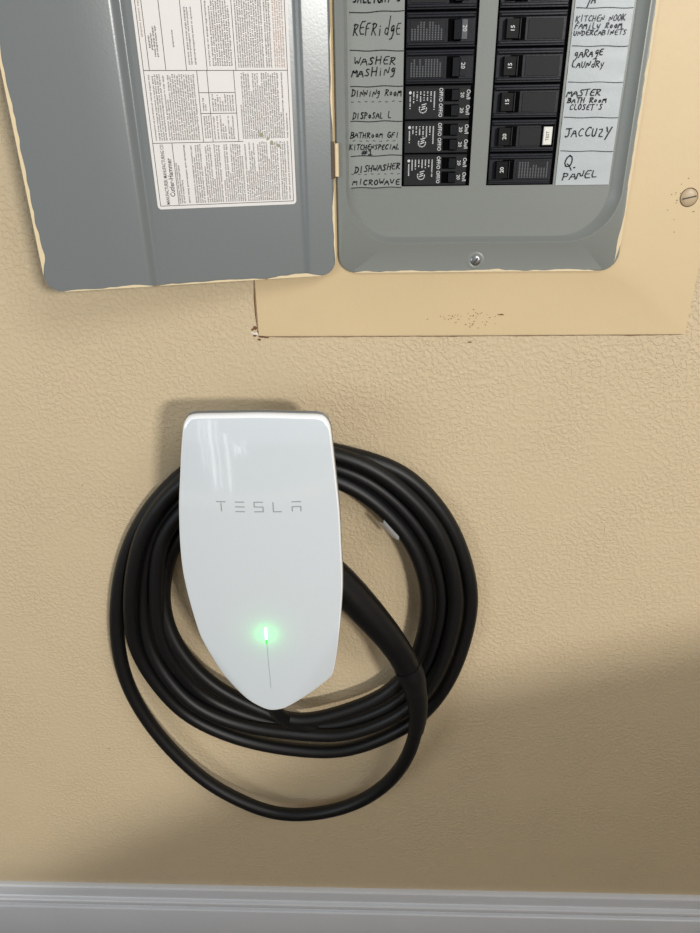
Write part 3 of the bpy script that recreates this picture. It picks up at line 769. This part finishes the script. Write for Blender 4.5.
# light bar and seam
def strip_on(u0, w0, u1, w1, wd, h, mi=0):
    n = 6; A, B = [], []
    for k in range(n+1):
        t = k/n; u = u0+(u1-u0)*t; w_ = w0+(w1-w0)*t
        A.append(W(TX+u-wd/2, face_depth(u, w_)+h, TZ+w_)); B.append(W(TX+u+wd/2, face_depth(u, w_)+h, TZ+w_))
    mb.grid([A, B], mi)
l0, l1, l2, l3 = face_uv(265.6, 627.5), face_uv(266.4, 639.5), face_uv(266.8, 643.5), face_uv(271.0, 688)
mb = MB(); strip_on(*l0, *l1, 1.8, 0.35, 0); strip_on(*l1, *l2, 1.7, 0.3, 1)
mb.build('status_light', [M['led'], M['led_off']], charger, label='lit green status light')
mb = MB(); strip_on(*l2, *l3, 0.7, 0.2); mb.build('light_bar_seam', M['seam'], charger)
lc = ((l0[0]+l1[0])/2, (l0[1]+l1[1])/2)
ld = bpy.data.lights.new('status_light_glow', 'POINT'); ld.energy = 0.0075; ld.color = (0.02, 1.0, 0.12); ld.shadow_soft_size = 0.0
ld.specular_factor = 0.0
lo = bpy.data.objects.new('status_light_glow', ld); COL.objects.link(lo); lo.location = W(TX+lc[0], face_depth(*lc)+9, TZ+lc[1])
attach(lo, charger)

# ------------------------------------------------------------------ charging cable
cable_root = thing('charging_cable', W(-95, 25, -480), 'black rubber charging cable coiled around the white charger', 'cable')
def tube(mb, pts, radii, n=16, mi=0, caps=True, sq=1.0):
    P = [Vector(p) for p in pts]; rings = []; T = []
    for i in range(len(P)):
        a, b = P[max(0, i-1)], P[min(len(P)-1, i+1)]; T.append((b-a).normalized())
    nrm = T[0].orthogonal().normalized()
    for i, p in enumerate(P):
        if i:
            q = T[i-1].rotation_difference(T[i]); nrm = (q @ nrm)
            nrm = (nrm-T[i]*nrm.dot(T[i])).normalized()
        bn = T[i].cross(nrm); r = radii[i]/1000.0 if hasattr(radii, '__len__') else radii/1000.0
        rings.append([tuple(p+(nrm*math.cos(2*math.pi*k/n)+bn*math.sin(2*math.pi*k/n))*r) for k in range(n)])
    mb.loft(rings, mi, caps, caps)
# way-points: (px, py, depth in mm) on the photograph's line of sight, each at its own distance from the wall
CC = (295.0, 600.0)
def pol(ang, r, d): return (CC[0]+r*math.cos(math.radians(ang)), CC[1]+r*math.sin(math.radians(ang)), d)
way = [(411,668,56), (416.5,690,54), (418,712,50), (415,737,44), (405,762,38), (386,785,32), (358,803,28), (328,812,26), (299,815.5,25), (270,813,24), (243,802,23), (214,787,22), (186,764.5,21), (157,733.5,20), (134,699,19), (121.5,667,17), (116.5,632,14), (117,600,12), (122,568,10), (134,534,10), (156,500,10), (192,466,10), (240,446,10), (290,441,10), (336,452,11)]
# angle: 0 right, 90 down, 180 left, 270 up
lanes = {
 0: {-50:(168,11), -25:(173,12), 0:(177,12), 25:(174,12), 45:(171,12), 70:(160,14), 90:(150,14), 112:(150,13), 135:(159,13), 160:(166,17.48), 180:(165,21.8), 205:(167,21.8), 230:(163,20.36), 260:(156,20.36), 290:(152,20.36)},
 1: {-50:(154,20.36), -25:(160,21.08), 0:(162,21.08), 25:(160,21.8), 45:(157,22.52), 70:(144,23.96), 90:(133,24.68), 112:(136,23.96), 135:(147,23.24), 160:(153,14), 180:(152,11), 205:(155,11), 230:(152,11), 260:(144,11), 290:(140,11)},
 2: {-50:(141,11), -25:(145,11), 0:(148,11), 25:(147,12), 45:(145,12), 70:(132,12), 90:(126,12), 112:(125,12), 135:(133,13), 160:(139,21.8), 180:(139,22.52), 205:(147,22.52), 230:(142,23.24), 260:(134,22.52), 290:(128,21.8)},
 3: {-50:(127,21.8), -25:(131,22.52), 0:(134,23.24), 25:(135,23.24), 45:(132,24.68), 70:(121,31.88), 90:(122,34.76), 112:(114,31.88), 135:(119,29), 160:(128,24.68), 180:(133,14), 205:(134,12), 230:(120,17.48)},
}
for L_ in range(4):
    for a in sorted(lanes[L_]):
        r, d = lanes[L_][a]; way.append(pol(a, r, d))
way += [(236, 540, 34), (250, 560, 44)]
P3 = []
for px, py, d in way:
    x, z = mm(px, py, d); P3.append(W(x, d, z))
path = resample(P3, 700, closed=False)
# light smoothing keeps the bends even
pa = np.array([tuple(p) for p in path])
for _ in range(14):
    pa[1:-1] = pa[1:-1]*0.5+(pa[:-2]+pa[2:])*0.25
mb = MB(); tube(mb, [tuple(p) for p in pa], 8.3, 18)
mb.build('cable', M['rubber'], cable_root, smooth=True, angle=60)
# plug handle with strain relief
hp = [(322,566,72,17.6), (334,577,70,18), (346,589,68,18), (360,604,66,17.4), (376,622,64,16.4), (390,639,62,15.4), (401,655,59,14.8), (409,670,57,14.2)]
P3 = []; rad = []
for px, py, d, r in hp:
    x, z = mm(px, py, d); P3.append(W(x, d, z)); rad.append(r)
pp = resample(P3, 40, closed=False); rr_ = np.interp(np.linspace(0, 1, 40), np.linspace(0, 1, len(rad)), rad)
mb = MB(); tube(mb, [tuple(p) for p in pp], list(rr_), 24)
hd = mb.build('plug_handle', M['grip'], cable_root, smooth=True, angle=60, label='matte black plug handle docked in the charger')
sp = [(407,666,57.5,15.2), (409.5,671,57,15.2), (411,675,56.6,13.0), (414,684,55,12.2), (417,699,52,11.2), (418,716,49.5,10.2), (416,730,46,9.4)]
P3 = []; rad = []
for px, py, d, r in sp:
    x, z = mm(px, py, d); P3.append(W(x, d, z)); rad.append(r)
pp = resample(P3, 36, closed=False); rr_ = np.interp(np.linspace(0, 1, 36), np.linspace(0, 1, len(rad)), rad)
mb = MB(); tube(mb, [tuple(p) for p in pp], list(rr_), 24)
mb.build('strain_relief', M['rubber'], hd, smooth=True, angle=60)
# cable tail from the charger's foot into the coil
st_ = [(268,694,58), (272,705,50), (281,716,40), (296,724,28), (314,728,17)]
P3 = []
for px, py, d in st_:
    x, z = mm(px, py, d); P3.append(W(x, d, z))
mb = MB(); tube(mb, [tuple(p) for p in resample(P3, 16, closed=False)], 8.0, 16)
mb.build('cable_tail', M['rubber'], cable_root, smooth=True, angle=60)
# foil tag on the inner strand
mb = MB()
x0, z0_ = mm(383.5, 524, 36); x1, z1_ = mm(398, 540, 36)
ax = Vector((x1-x0, z1_-z0_)).normalized(); nx = Vector((-ax.y, ax.x))
rows = []
for k, (off, dd) in enumerate(((-6.5, 19.0), (-3.0, 26.0), (1.0, 31.0), (4.8, 33.5))):
    e = (1.5, -1, 1.5, -3)[k]
    rows.append([W(x0+ax.x*(t+e)+nx.x*(off-1.5), dd+4, z0_+ax.y*(t+e)+nx.y*off) for t in (-1, 7, 16, 25)])
mb.grid(rows)
mb.build('foil_tag', M['foil'], cable_root, label='small silver foil tag on the inner strand')
